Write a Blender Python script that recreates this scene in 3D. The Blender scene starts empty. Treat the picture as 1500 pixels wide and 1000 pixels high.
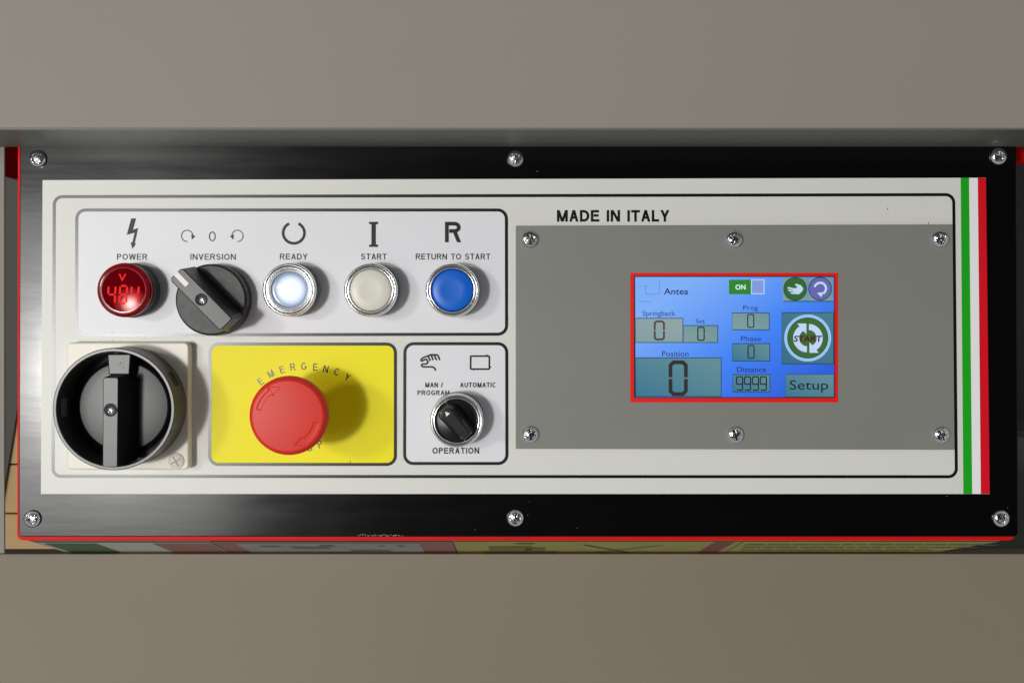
import bpy, bmesh, math, random
from mathutils import Vector, Matrix
random.seed(7)
sc = bpy.context.scene
# ---------------------------------------------------------------- units
# 1 unit of drawing = 0.36 mm on the panel face; the point under the camera is (750, 450)
S = 0.00036
D = 1667.0                     # camera height above the panel face, in drawing units
FX, FY = 750.0, 450.0
def W(x, y, h=0.0):
    return Vector(((x-FX)*S, (FY-y)*S, h*S))
def PP(x, y, h):               # point at height h whose seen position is (x, y)
    k = 1-h/D
    return (FX+(x-FX)*k, FY+(y-FY)*k)
def lin(c):
    c = c/255.0
    return c/12.92 if c <= 0.04045 else ((c+0.055)/1.055)**2.4
def rgb(r, g, b): return (lin(r), lin(g), lin(b), 1.0)
# ---------------------------------------------------------------- camera
cam_d = bpy.data.cameras.new('camera'); cam = bpy.data.objects.new('camera', cam_d)
sc.collection.objects.link(cam); sc.camera = cam
cam.location = (0, 0, D*S); cam_d.sensor_width = 36; cam_d.lens = 36*D/1500.0
cam_d.shift_y = -50/1500.0; cam_d.clip_start = 0.01; cam_d.clip_end = 50
# ---------------------------------------------------------------- view, world
sc.view_settings.view_transform = 'Standard'; sc.view_settings.look = 'None'
sc.view_settings.exposure = 0; sc.view_settings.gamma = 1
w = bpy.data.worlds.new('World'); sc.world = w; w.use_nodes = True
nt = w.node_tree; bg = nt.nodes['Background']
tc = nt.nodes.new('ShaderNodeTexCoord'); sx = nt.nodes.new('ShaderNodeSeparateXYZ')
rp = nt.nodes.new('ShaderNodeValToRGB')
nt.links.new(tc.outputs['Generated'], sx.inputs[0]); nt.links.new(sx.outputs['Z'], rp.inputs['Fac'])
e = rp.color_ramp.elements
e[0].position = 0.0; e[0].color = (0.34, 0.335, 0.32, 1)
e[1].position = 0.88; e[1].color = (0.012, 0.012, 0.013, 1)
m_ = rp.color_ramp.elements.new(0.25); m_.color = (0.8, 0.8, 0.79, 1)
m_ = rp.color_ramp.elements.new(0.58); m_.color = (0.5, 0.5, 0.49, 1)
nt.links.new(rp.outputs['Color'], bg.inputs['Color']); bg.inputs['Strength'].default_value = 0.6
# ---------------------------------------------------------------- lamps (workshop lamps, up and to the left)
def area(name, target, slope, z, size, power, col, sy=None):
    l = bpy.data.lights.new(name, 'AREA'); l.energy = power; l.color = col
    l.shape = 'RECTANGLE' if sy else 'DISK'; l.size = size
    if sy: l.size_y = sy
    o = bpy.data.objects.new(name, l); sc.collection.objects.link(o)
    t = W(*target); p = t+Vector((slope[0]*z, slope[1]*z, z)); o.location = p
    o.rotation_euler = (t-p).to_track_quat('-Z', 'Y').to_euler()
    return o
area('lamp_near', (443, 597), (-0.38, -0.045), 2.6, 0.24, 30, (1.0, 0.99, 0.965))
area('lamp_far', (443, 597), (-0.77, 0.17), 2.6, 0.36, 19, (1.0, 0.98, 0.95))
# big bright window-like softbox beside the lamps, the one the black paint mirrors at the left
wl = bpy.data.lights.new('window_light', 'AREA'); wl.shape = 'RECTANGLE'; wl.size = 1.15; wl.size_y = 0.98; wl.energy = 17; wl.color = (1.0, 0.99, 0.97)
wo = bpy.data.objects.new('window_light', wl); sc.collection.objects.link(wo); wo.location = (-1.36, -0.19, 2.6)

# ---------------------------------------------------------------- materials
def newmat(name):
    m = bpy.data.materials.new(name); m.use_nodes = True
    return m, m.node_tree, m.node_tree.nodes['Principled BSDF']
def mat(name, col, rough=0.5, metal=0.0, spec=0.5, coat=0.0, noise=0.0, nscale=300, bump=0.0, bscale=800, stretch=(1,1,1), rvar=0.0):
    m, nt, b = newmat(name)
    b.inputs['Base Color'].default_value = col; b.inputs['Roughness'].default_value = rough
    b.inputs['Metallic'].default_value = metal; b.inputs['Specular IOR Level'].default_value = spec
    b.inputs['Coat Weight'].default_value = coat; b.inputs['Coat Roughness'].default_value = 0.12
    tc = nt.nodes.new('ShaderNodeTexCoord'); mp = nt.nodes.new('ShaderNodeMapping')
    mp.inputs['Scale'].default_value = stretch
    nt.links.new(tc.outputs['Object'], mp.inputs['Vector'])
    if noise or rvar:
        n = nt.nodes.new('ShaderNodeTexNoise'); n.inputs['Scale'].default_value = nscale; n.inputs['Detail'].default_value = 4
        nt.links.new(mp.outputs[0], n.inputs['Vector'])
        if noise:
            hs = nt.nodes.new('ShaderNodeHueSaturation'); hs.inputs['Color'].default_value = col
            mr = nt.nodes.new('ShaderNodeMapRange'); mr.inputs['From Min'].default_value = 0.25; mr.inputs['From Max'].default_value = 0.75
            mr.inputs['To Min'].default_value = 1-noise; mr.inputs['To Max'].default_value = 1+noise
            nt.links.new(n.outputs['Fac'], mr.inputs['Value']); nt.links.new(mr.outputs[0], hs.inputs['Value'])
            nt.links.new(hs.outputs[0], b.inputs['Base Color'])
        if rvar:
            mr = nt.nodes.new('ShaderNodeMapRange'); mr.inputs['From Min'].default_value = 0.3; mr.inputs['From Max'].default_value = 0.7
            mr.inputs['To Min'].default_value = max(0.02, rough-rvar); mr.inputs['To Max'].default_value = rough+rvar
            nt.links.new(n.outputs['Fac'], mr.inputs['Value']); nt.links.new(mr.outputs[0], b.inputs['Roughness'])
    if bump:
        n = nt.nodes.new('ShaderNodeTexNoise'); n.inputs['Scale'].default_value = bscale; n.inputs['Detail'].default_value = 3
        nt.links.new(mp.outputs[0], n.inputs['Vector'])
        bp = nt.nodes.new('ShaderNodeBump'); bp.inputs['Strength'].default_value = bump; bp.inputs['Distance'].default_value = 0.0006
        nt.links.new(n.outputs['Fac'], bp.inputs['Height']); nt.links.new(bp.outputs[0], b.inputs['Normal'])
    return m
def emis(name, col, st=1.0, c2=None, axis=None, rough=0.25):
    m, nt, b = newmat(name)
    b.inputs['Base Color'].default_value = (0.01, 0.01, 0.01, 1); b.inputs['Roughness'].default_value = rough
    b.inputs['Emission Color'].default_value = col; b.inputs['Emission Strength'].default_value = st
    if c2:
        tc = nt.nodes.new('ShaderNodeTexCoord'); sx = nt.nodes.new('ShaderNodeSeparateXYZ'); ad = nt.nodes.new('ShaderNodeMath'); ad.operation = 'MULTIPLY_ADD'
        nt.links.new(tc.outputs['Generated'], sx.inputs[0]); nt.links.new(sx.outputs['X'], ad.inputs[0]); ad.inputs[1].default_value = 0.5
        hf = nt.nodes.new('ShaderNodeMath'); hf.operation = 'MULTIPLY'; hf.inputs[1].default_value = 0.5; nt.links.new(sx.outputs['Y'], hf.inputs[0]); nt.links.new(hf.outputs[0], ad.inputs[2])
        rp = nt.nodes.new('ShaderNodeValToRGB'); rp.color_ramp.elements[0].color = c2; rp.color_ramp.elements[1].color = col
        nt.links.new(ad.outputs[0], rp.inputs['Fac']); nt.links.new(rp.outputs['Color'], b.inputs['Emission Color'])
    return m

M = {}
M['plate'] = mat('black_satin_paint', (0.0025, 0.0025, 0.0028, 1), 0.16, spec=0.5, bump=0.03, bscale=45, stretch=(0.9, 5, 1), rvar=0.015, nscale=30)
M['red'] = mat('red_paint', rgb(228, 8, 6), 0.5, spec=0.15, noise=0.06, nscale=60)
M['overlay'] = mat('pale_grey_film', rgb(222, 223, 216), 0.42, spec=0.4, noise=0.018, nscale=22, bump=0.02, bscale=1500)
M['white_film'] = mat('white_film', rgb(230, 231, 236), 0.4, spec=0.4, noise=0.015, nscale=22, bump=0.02, bscale=1500)
M['yellow'] = mat('yellow_film', rgb(250, 238, 4), 0.45, spec=0.25, noise=0.02, nscale=30)
M['line'] = mat('black_print', rgb(18, 18, 20), 0.27, spec=0.55)
M['ink'] = mat('dark_grey_ink', rgb(28, 28, 30), 0.45, spec=0.3)
M['green_s'] = mat('flag_green', rgb(28, 172, 28), 0.4, spec=0.3)
M['white_s'] = mat('flag_white', rgb(244, 244, 246), 0.4, spec=0.3)
M['red_s'] = mat('flag_red', rgb(222, 16, 36), 0.4, spec=0.3)
M['grey_plate'] = mat('grey_paint', rgb(133, 133, 128), 0.42, spec=0.4, noise=0.03, nscale=18, bump=0.03, bscale=1800)
M['chrome'] = mat('chrome', (0.92, 0.92, 0.93, 1), 0.2, metal=1.0)
M['zinc'] = mat('zinc_plated_steel', (0.72, 0.74, 0.76, 1), 0.12, metal=1.0, noise=0.12, nscale=700, bump=0.25, bscale=900)
M['recess'] = mat('screw_recess', (0.25, 0.25, 0.26, 1), 0.3, metal=1.0)
M['blackp'] = mat('black_plastic', (0.012, 0.012, 0.012, 1), 0.42, spec=0.4, noise=0.08, nscale=300, bump=0.05, bscale=1400, rvar=0.02)
M['dial'] = mat('dial_plastic', (0.012, 0.012, 0.012, 1), 0.36, spec=0.45, noise=0.1, nscale=400, bump=0.05, bscale=1600)
M['knob_black'] = mat('gloss_black_plastic', (0.007, 0.007, 0.007, 1), 0.3, spec=0.45)
M['collar'] = mat('collar_plastic', (0.045, 0.045, 0.043, 1), 0.34, spec=0.6, noise=0.06, nscale=300, bump=0.03, bscale=1200)
M['handle'] = mat('handle_plastic', (0.016, 0.016, 0.0155, 1), 0.36, spec=0.5, noise=0.08, nscale=300, bump=0.03, bscale=1200)
M['greyp'] = mat('dark_grey_plastic', rgb(74, 75, 76), 0.42, spec=0.5)
M['midp'] = mat('grey_plastic', rgb(120, 122, 124), 0.4, spec=0.5)
M['cream'] = mat('cream_plastic', rgb(232, 226, 212), 0.4, noise=0.015, nscale=50)
M['estop'] = mat('red_plastic', rgb(218, 46, 30), 0.42, spec=0.3, noise=0.03, nscale=60, bump=0.02, bscale=500)
M['ycollar'] = mat('yellow_collar', rgb(200, 180, 30), 0.45)
M['cap_white'] = mat('ivory_cap', rgb(220, 217, 206), 0.35, spec=0.35)
M['cap_blue'] = mat('blue_cap', rgb(10, 100, 208), 0.35, spec=0.35)
M['paint_mark'] = mat('white_mark', rgb(240, 238, 228), 0.5)
M['top_fill'] = mat('taupe_paint', rgb(142, 137, 129), 0.6, spec=0.3, noise=0.03, nscale=5, bump=0.015, bscale=900)
M['filler'] = mat('brown_grey_paint', rgb(133, 124, 108), 0.55, spec=0.3, noise=0.035, nscale=4, bump=0.015, bscale=900)
M['rubber'] = mat('black_rubber', (0.008, 0.008, 0.008, 1), 0.6)

# ---------------------------------------------------------------- object helpers
def link(o, parent=None):
    sc.collection.objects.link(o)
    if parent is not None: o.parent = parent
    return o
def tag(o, label=None, cat=None, group=None, kind=None):
    if label: o['label'] = label
    if cat: o['category'] = cat
    if group: o['group'] = group
    if kind: o['kind'] = kind
    return o
def empty(name, loc=(0, 0, 0)):
    o = bpy.data.objects.new(name, None); o.location = loc; o.empty_display_size = 0.01
    return link(o)
def mesh_obj(name, verts, faces, m, parent=None, smooth=None, loc=None, bevel=0, segs=2):
    """verts in world metres; loc = local origin (metres) if verts are local"""
    me = bpy.data.meshes.new(name); me.from_pydata([tuple(v) for v in verts], [], faces)
    bm = bmesh.new(); bm.from_mesh(me)
    bmesh.ops.recalc_face_normals(bm, faces=bm.faces)
    if bevel:
        ed = [x for x in bm.edges if len(x.link_faces) == 2 and x.calc_face_angle() > 0.5]
        bmesh.ops.bevel(bm, geom=ed, offset=bevel*S, segments=segs, profile=0.5, affect='EDGES')
    bm.to_mesh(me); bm.free()
    me.materials.append(m)
    if smooth is not None:
        me.set_sharp_from_angle(angle=math.radians(smooth))
        if bevel:
            for p in me.polygons: p.use_smooth = p.area < max(bevel*bevel*6, 30)*S*S
    o = bpy.data.objects.new(name, me)
    if loc is not None: o.location = loc
    link(o)
    if parent is not None:
        o.parent = parent
        # parents carry translation only
        if loc is not None:
            o.location = Vector(loc)
    return o
def flat(name, polys, m, parent, up=True):
    """polys: list of (list of xyz px tuples); faces up"""
    V = []; F = []
    for poly in polys:
        i = len(V); V += [W(*p) for p in poly]; F.append(list(range(i, i+len(poly))))
    me = bpy.data.meshes.new(name); me.from_pydata([tuple(v) for v in V], [], F)
    bm = bmesh.new(); bm.from_mesh(me)
    for f in bm.faces: f.normal_update()
    for f in bm.faces:
        if f.normal.z < 0: f.normal_flip()
    bm.to_mesh(me); bm.free(); me.materials.append(m)
    o = bpy.data.objects.new(name, me); link(o, parent)
    return o
def offs(o, parent):
    """parents sit at their own axis: keep the child's world place"""
    return o
def lathe(name, prof, m, parent, c=(0, 0), z0=0, n=72, smooth=35, closed=False, ang=(0, 360)):
    """profile [(r,z)...] px, about vertical axis, local to parent (px offsets c)"""
    V = []; F = []; rings = []
    full = abs(ang[1]-ang[0]) >= 360
    cnt = n if full else n+1
    for r, z in prof:
        if r < 1e-6:
            rings.append([len(V)]*cnt); V.append(((c[0])*S, c[1]*S, (z+z0)*S))
        else:
            row = []
            for i in range(cnt):
                a = math.radians(ang[0]+(ang[1]-ang[0])*i/n)
                row.append(len(V)); V.append(((c[0]+r*math.cos(a))*S, (c[1]+r*math.sin(a))*S, (z+z0)*S))
            rings.append(row)
    R = rings+[rings[0]] if closed else rings
    for a, b in zip(R[:-1], R[1:]):
        for i in range(n):
            j = (i+1) % cnt if full else i+1
            q = [a[i], a[j], b[j], b[i]]; q2 = []
            for k in q:
                if k not in q2: q2.append(k)
            if len(q2) >= 3: F.append(q2)
    me = bpy.data.meshes.new(name); me.from_pydata(V, [], F)
    bm = bmesh.new(); bm.from_mesh(me); bmesh.ops.recalc_face_normals(bm, faces=bm.faces); bm.to_mesh(me); bm.free()
    for p in me.polygons: p.use_smooth = True
    me.set_sharp_from_angle(angle=math.radians(smooth)); me.materials.append(m)
    return link(bpy.data.objects.new(name, me), parent)
def local_prism(name, bottom, top, zb, zt, m, parent, bevel=0, segs=2, smooth=40):
    """frustum between two polygons (same vertex count), local px"""
    n = len(bottom)
    V = [(x*S, y*S, zb*S) for x, y in bottom]+[(x*S, y*S, zt*S) for x, y in top]
    F = [list(range(n))[::-1], list(range(n, 2*n))]+[[i, (i+1) % n, n+(i+1) % n, n+i] for i in range(n)]
    return mesh_obj(name, V, F, m, parent, smooth=smooth, bevel=bevel, segs=segs)
def prism(name, poly, zb, zt, m, parent, bevel=0, segs=2, smooth=40):
    """poly in panel px; world coordinates"""
    n = len(poly)
    V = [W(x, y, zb) for x, y in poly]+[W(x, y, zt) for x, y in poly]
    F = [list(range(n))[::-1], list(range(n, 2*n))]+[[i, (i+1) % n, n+(i+1) % n, n+i] for i in range(n)]
    return mesh_obj(name, V, F, m, parent, smooth=smooth, bevel=bevel, segs=segs)

def rrect(q, r, inset=0.0, n=8):
    """rounded outline inside quad q = TL,TR,BR,BL (px), inset by i"""
    TL, TR, BR, BL = q
    w = (TR[0]-TL[0]+BR[0]-BL[0])/2; h = (BL[1]-TL[1]+BR[1]-TR[1])/2
    rr = max(r-inset, 0.5); pts = []
    for cx, cy, a0 in ((inset+rr, inset+rr, 180), (w-inset-rr, inset+rr, 270), (w-inset-rr, h-inset-rr, 0), (inset+rr, h-inset-rr, 90)):
        for i in range(n+1):
            a = math.radians(a0+90*i/n); pts.append((cx+rr*math.cos(a), cy+rr*math.sin(a)))
    out = []
    for x, y in pts:
        u, v = x/w, y/h
        out.append(((1-u)*(1-v)*TL[0]+u*(1-v)*TR[0]+u*v*BR[0]+(1-u)*v*BL[0], (1-u)*(1-v)*TL[1]+u*(1-v)*TR[1]+u*v*BR[1]+(1-u)*v*BL[1]))
    return out
def ring(name, q, r, wd, z, m, parent):
    a = rrect(q, r); b = rrect(q, r, wd); n = len(a)
    polys = [[(*a[i], z), (*a[(i+1) % n], z), (*b[(i+1) % n], z), (*b[i], z)] for i in range(n)]
    return flat(name, polys, m, parent)
def patch(name, pts, z, m, parent): return flat(name, [[(x, y, z) for x, y in pts]], m, parent)

# ---------------------------------------------------------------- stroke lettering
def arc(cx, cy, rx, ry, a0, a1, n=14):
    return [(cx+rx*math.cos(math.radians(a0+(a1-a0)*i/n)), cy+ry*math.sin(math.radians(a0+(a1-a0)*i/n))) for i in range(n+1)]
def glyph(c, s):
    h = s/2
    if c == 'A': return .68, [('q', h, 0, .34, 1), ('q', .68-h, 0, .34, 1), [(.17, .25+h), (.51, .25+h)]], 0
    if c == 'C': return .72, [arc(.37, .5, .37-h, .5-h, 48, 315, 22)], 0
    if c == 'D': return .70, [[(h, h), (h, 1-h), (.28, 1-h)]+arc(.30, .5, .40-h, .5-h, 88, -88)+[(.28, h), (h, h), (h, h+.02)]], 0
    if c == 'E': return .64, [[(.62, h), (h, h), (h, 1-h), (.60, 1-h)], [(s, .53), (.57, .53)]], 0
    if c == 'F': return .58, [[(h, 0), (h, 1-h), (.56, 1-h)], [(s, .5), (.50, .5)]], 0
    if c == 'G': return .76, [arc(.38, .5, .38-h, .5-h, 48, 330, 22)+[(.74-h, .28), (.74-h, .46), (.42, .46)]], 0
    if c == 'I': return s, [[(h, 0), (h, 1)]], 0
    if c == 'L': return .54, [[(h, 1), (h, h), (.53, h)]], 0
    if c == 'M': return .80, [[(h, 0), (h, 1)], [(.80-h, 0), (.80-h, 1)], ('q', h*1.1, 1, .40, 0), ('q', .80-h*1.1, 1, .40, 0)], 0
    if c == 'N': return .70, [[(h, 0), (h, 1)], [(.70-h, 0), (.70-h, 1)], ('q', h*1.1, 1, .70-h*1.1, 0)], 0
    if c == 'O': return .77, [arc(.385, .5, .385-h, .5-h, 0, 360, 30)], 0
    if c == '0': return .52, [arc(.26, .5, .26-h, .5-h, 0, 360, 30)], 0
    if c == 'P': return .63, [[(h, 0), (h, 1-h), (.36, 1-h)]+arc(.37, .72, .26-h, .28-h, 85, -85, 10)+[(.36, .44+h), (s, .44+h)]], 0
    if c == 'R': return .70, [[(h, 0), (h, 1-h), (.38, 1-h)]+arc(.40, .73, .27-h, .27-h, 85, -85, 10)+[(.38, .46+h), (s, .46+h)], ('q', .40, .46+h, .70-h*1.2, 0)], 0
    if c == 'S':
        r = (1-2*h)/4
        return .64, [arc(.31, 1-h-r, .29-h*.8, r, 15, 262, 14)+arc(.32, h+r, .30-h*.8, r, 82, -165, 14)], 0
    if c == 'T': return .62, [[(0, 1-h), (.62, 1-h)], [(.31, 0), (.31, 1-s)]], 0
    if c == 'U': return .70, [[(h, 1), (h, .34)]+arc(.35, .34, .35-h, .34-h, 180, 360, 12)+[(.70-h, 1)]], 0
    if c == 'V': return .66, [('q', h, 1, .33, 0), ('q', .66-h, 1, .33, 0)], 0
    if c == 'W': return .96, [('q', h, 1, .245, 0), ('q', .48, 1, .245, 0), ('q', .48, 1, .715, 0), ('q', .96-h, 1, .715, 0)], 0
    if c == 'Y': return .66, [('q', h, 1, .33, .40), ('q', .66-h, 1, .33, .40), [(.33, 0), (.33, .46)]], 0
    if c == '/': return .30, [[(0, 0), (.29, 1)]], 0
    return .34, [], 0
def ribbon(pts, wd, z, closed=False):
    """polyline px (x, y-down) -> quads"""
    P = [Vector(p) for p in pts]; n = len(P); L = []; R = []
    if closed is False and n > 3 and (P[0]-P[-1]).length < 1e-4*max(1, wd): closed = True
    if closed and (P[0]-P[-1]).length < 1e-3: P = P[:-1]; n -= 1
    for i in range(n):
        if closed: a, b, c = P[i-1], P[i], P[(i+1) % n]
        else: a, b, c = P[max(i-1, 0)], P[i], P[min(i+1, n-1)]
        d1 = (b-a).normalized() if (b-a).length > 1e-9 else (c-b).normalized()
        d2 = (c-b).normalized() if (c-b).length > 1e-9 else d1
        t = d1+d2
        t = t.normalized() if t.length > 0.05 else Vector((-d1.y, d1.x))
        nrm = Vector((-t.y, t.x)); k = nrm.dot(Vector((-d1.y, d1.x)))
        s = wd/2/max(k, 0.55)
        L.append(b+nrm*s); R.append(b-nrm*s)
    out = []
    rng = range(n) if closed else range(n-1)
    for i in rng:
        j = (i+1) % n
        out.append([(L[i].x, L[i].y, z), (L[j].x, L[j].y, z), (R[j].x, R[j].y, z), (R[i].x, R[i].y, z)])
    return out
def text_polys(txt, x0, x1, ytop, ybot, stroke, z, gap=0.14, rot=0, origin=None):
    H = ybot-ytop; s = stroke/H
    adv = []; x = 0; G = []
    for c in txt:
        w_, st, _ = glyph(c, s); G.append((x, st)); x += w_+gap
    tot = x-gap; kx = (x1-x0)/tot if x1 else H
    polys = []; zi = 0
    for gx, st in G:
        for k, pl in enumerate(st):
            quad = pl[0] == 'q'
            if quad:
                _, ax_, ay_, bx_, by_ = pl
                A_, B_ = Vector((x0+(gx+ax_)*kx, ybot-ay_*H)), Vector((x0+(gx+bx_)*kx, ybot-by_*H))
                hw = stroke/2*(A_-B_).length/abs(A_.y-B_.y)
                pts = [(A_.x-hw, A_.y), (A_.x+hw, A_.y), (B_.x+hw, B_.y), (B_.x-hw, B_.y)]
            else: pts = [(x0+(gx+px)*kx, ybot-py*H) for px, py in pl]
            if rot:
                cx, cy = (x0+x1)/2, (ytop+ybot)/2; a = math.radians(-rot)
                pts = [(cx+(px-cx)*math.cos(a)-(py-cy)*math.sin(a), cy+(px-cx)*math.sin(a)+(py-cy)*math.cos(a)) for px, py in pts]
            polys += [[(px, py, z+0.03*k) for px, py in pts]] if quad else ribbon(pts, stroke, z+0.03*k)
    return polys
def print_text(txt, x0, x1, ytop, ybot, stroke, parent, m=None, z=1.0, gap=0.14, name='printed_text'):
    o = flat(name, text_polys(txt, x0, x1, ytop, ybot, stroke, z, gap), m or M['ink'], parent)
    return o
def font_text(name, txt, x0, x1, ytop, ybot, z, m, parent, bold=0.0, shear=0):
    """screen lettering with the built-in font, scaled to the box"""
    c = bpy.data.curves.new(name, 'FONT'); c.body = txt; c.size = 1; c.offset = bold; c.shear = shear; c.resolution_u = 3
    t = bpy.data.objects.new(name, c); sc.collection.objects.link(t)
    dg = bpy.context.evaluated_depsgraph_get(); dg.update()
    me = bpy.data.meshes.new_from_object(t.evaluated_get(dg)); bpy.data.objects.remove(t); bpy.data.curves.remove(c)
    xs = [v.co.x for v in me.vertices]; ys = [v.co.y for v in me.vertices]
    ax, bx, ay, by = min(xs), max(xs), min(ys), max(ys)
    for v in me.vertices:
        u = (v.co.x-ax)/(bx-ax); q = (v.co.y-ay)/(by-ay)
        v.co = W(x0+u*(x1-x0), ybot+q*(ytop-ybot), z)
    me.materials.clear(); me.materials.append(m)
    return link(bpy.data.objects.new(name, me), parent)

# ================================================================ large structure
# floor far below, with tan boards, seen only past the corners of the console
ZF = -1400
def Q(x, y, h): return PP(x, y, h)
floor_m = mat('grey_floor', rgb(66, 66, 62), 0.6, noise=0.15, nscale=6)
fl = flat('floor', [[(-6000, -6000, ZF-60), (9000, -6000, ZF-60), (9000, 9000, ZF-60), (-6000, 9000, ZF-60)]], floor_m, None)
tag(fl, kind='structure')
wood = mat('tan_board', rgb(178, 144, 94), 0.55, noise=0.10, nscale=9, stretch=(1, 6, 1))
pal = empty('plank_platform', W(*Q(60, 800, ZF), ZF-40)); off = -Vector(pal.location)
tag(pal, 'tan wooden plank platform on the floor at lower left of the console', 'platform')
for a, b in ((430, 679), (680.6, 751), (752.4, 905)):
    q = [Q(-500, a, ZF), Q(112, a, ZF), Q(112, b, ZF), Q(-500, b, ZF)]
    o = prism('plank', q, ZF-40, ZF+4*random.random(), wood, None, bevel=3); o.parent = pal; o.location = off
dk = mat('dark_grey_sheet', rgb(54, 54, 50), 0.6, noise=0.08, nscale=10)
q = [Q(-600, 60, ZF+12), Q(120, 60, ZF+12), Q(31, 520, ZF+12), Q(25, 600, ZF+12), Q(3, 735, ZF+12), Q(-600, 1500, ZF+12)]
o = prism('metal_sheet', q, ZF+5, ZF+12, dk, None)
tag(o, 'dark grey metal sheet lying over the planks left of the console', 'metal sheet')
q = [Q(1405, 790, ZF), Q(1434, 790, ZF), Q(1434, 850, ZF), Q(1405, 850, ZF)]
o = prism('wooden_block', q, ZF-60, ZF-10, wood, None, bevel=3)
tag(o, 'small tan wooden block on the floor under the lower right corner', 'wooden block')
q = [Q(1434.5, 640, ZF+100), Q(1800, 640, ZF+100), Q(1800, 1100, ZF+100), Q(1434.5, 1100, ZF+100)]
o = prism('steel_cabinet', q, ZF-60, ZF+100, mat('green_grey_metal', rgb(84, 88, 82), 0.45, noise=0.35, nscale=12), None, bevel=6)
tag(o, 'mottled green grey steel cabinet seen past the lower right corner of the console', 'cabinet')

# taupe block added to fill the blank top band, rising 58 mm above the panel along its far edge
HH = 160.0
yb = Q(0, 190, HH)[1]
top_fill = empty('top_band_fill', W(750, 100, 0))
tag(top_fill, 'smooth taupe grey housing rising above the top edge of the panel', 'infill')
ho = -Vector(top_fill.location)
def wprism(name, P, zb, zt, m, parent, o0, **k):
    o = prism(name, P, zb, zt, m, None, **k); o.parent = parent; o.location = o0; return o
wprism('top_fill_shell', [(-260, -420), (1800, -420), (1800, yb-1.8), (-260, yb-1.8)], -3, HH, M['top_fill'], top_fill, ho, bevel=2.0, segs=3)
wprism('lower_lip', [(-260, yb-1.75), (1800, yb-1.75), (1800, yb), (-260, yb)], -3, HH-1.2, mat('lip_dark_grey', rgb(104, 106, 100), 0.5, noise=.03, nscale=8), top_fill, ho)  # separate thin strip, a darker grey than the shell
# dull-red machine body that shows at both sides below the top infill
for x0, x1, yy, lab in ((-200, 29, 262, 'rounded red guard at upper left corner below the housing'), (1484, 1800, 238, 'red guard at upper right corner below the housing')):
    g = empty('side_guard', W((x0+x1)/2, 230, -120)); tag(g, lab, 'guard'); go = -Vector(g.location)
    if x0 < 0:
        P = [(x0, 150), (x1, 150), (x1, 262)]+[(x1-6-34*math.sin(math.radians(a))*1.0, 262-26*(1-math.cos(math.radians(a)))) for a in (5, 20, 38, 55, 72)]+[(-30, 226), (x0, 220)]
        P = [Q(x, y, -120) for x, y in P]
        wprism('guard_shell', P, -160, -120, M['red'], g, go, bevel=2)
        P2 = [Q(x, y, -130) for x, y in [(9, 240), (40, 240), (40, 285), (29, 279), (20, 270), (13, 260), (9, 250)]]
        wprism('rubber_edge', P2, -175, -162, M['rubber'], g, go, bevel=1)
    else:
        P = [Q(x, y, -120) for x, y in [(x0, 150), (x1, 150), (x1, 232), (x0, yy)]]
        wprism('guard_shell', P, -160, -120, M['red'], g, go, bevel=2)
# boards added to fill the blank bands at the bottom and far left
sh = empty('bottom_band_fill', W(750, 900, -40)); tag(sh, 'plain brown grey painted shelf added over the blank band below the bottom edge of the console', 'filler')
so = -Vector(sh.location)
wprism('bottom_fill_board', [(-400, PP(0, 811, -150)[1]), (1900, PP(0, 811, -150)[1]), (1900, 1500), (-400, 1500)], -190, -150, M['filler'], sh, so, bevel=1.2)
wprism('left_band_fill', [(-300, 165), (4.6, 165), (4.6, 811), (-300, 811)], -8, -4, M['top_fill'], top_fill, ho, bevel=1.0)

# ================================================================ console
con = empty('control_console', (0, 0, 0))
tag(con, 'red edged machine control console with black face plate, buttons, knobs and blue touch screen', 'control console')
# enclosure: red box whose rim shows round the plate
enc_v = []
rim = rrect([(23.5, 150), (1488.5, 150), (1489.5, 792), (22.5, 792)], 9)
prism('enclosure', rim, -7.9, -4.9, M['red'], con, bevel=1.5)
inner = mat('grey_enclosure_side', rgb(120, 118, 112), 0.5)
# slanting front face below the rim (goes away from the camera)
def FF(x, t, out=0.0):        # t=0 at rim, 1 = 167 deep ; out along the outward normal
    z = -8-188*t; y = 790+63*t
    return (x, y+out*0.93, z+out*0.37)
def fpoly(name, pts, out, m, parent):
    o = flat(name, [[FF(750+(x-750)*1.026, .13+1.9*t, out) for x, t in pts]], m, parent); return o
V = [FF(26, 0), FF(1486, 0), FF(1275, 3.2), FF(26, 3.2), (26, 150, -8), (1486, 150, -8), (1275, 150, -609), (26, 150, -609)]
mesh_obj('lower_cabinet', [W(*v) for v in V], [[0, 1, 2, 3], [4, 5, 1, 0], [7, 6, 5, 4], [3, 2, 6, 7], [0, 3, 7, 4], [1, 5, 6, 2]], inner, con, bevel=2)
# black face plate
pl = rrect([(29, 150), (1489, 150), (1492, 786), (27, 786)], 6)
plate = prism('face_plate', pl, -4.8, 0, M['plate'], con, bevel=1.6, segs=3)

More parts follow.
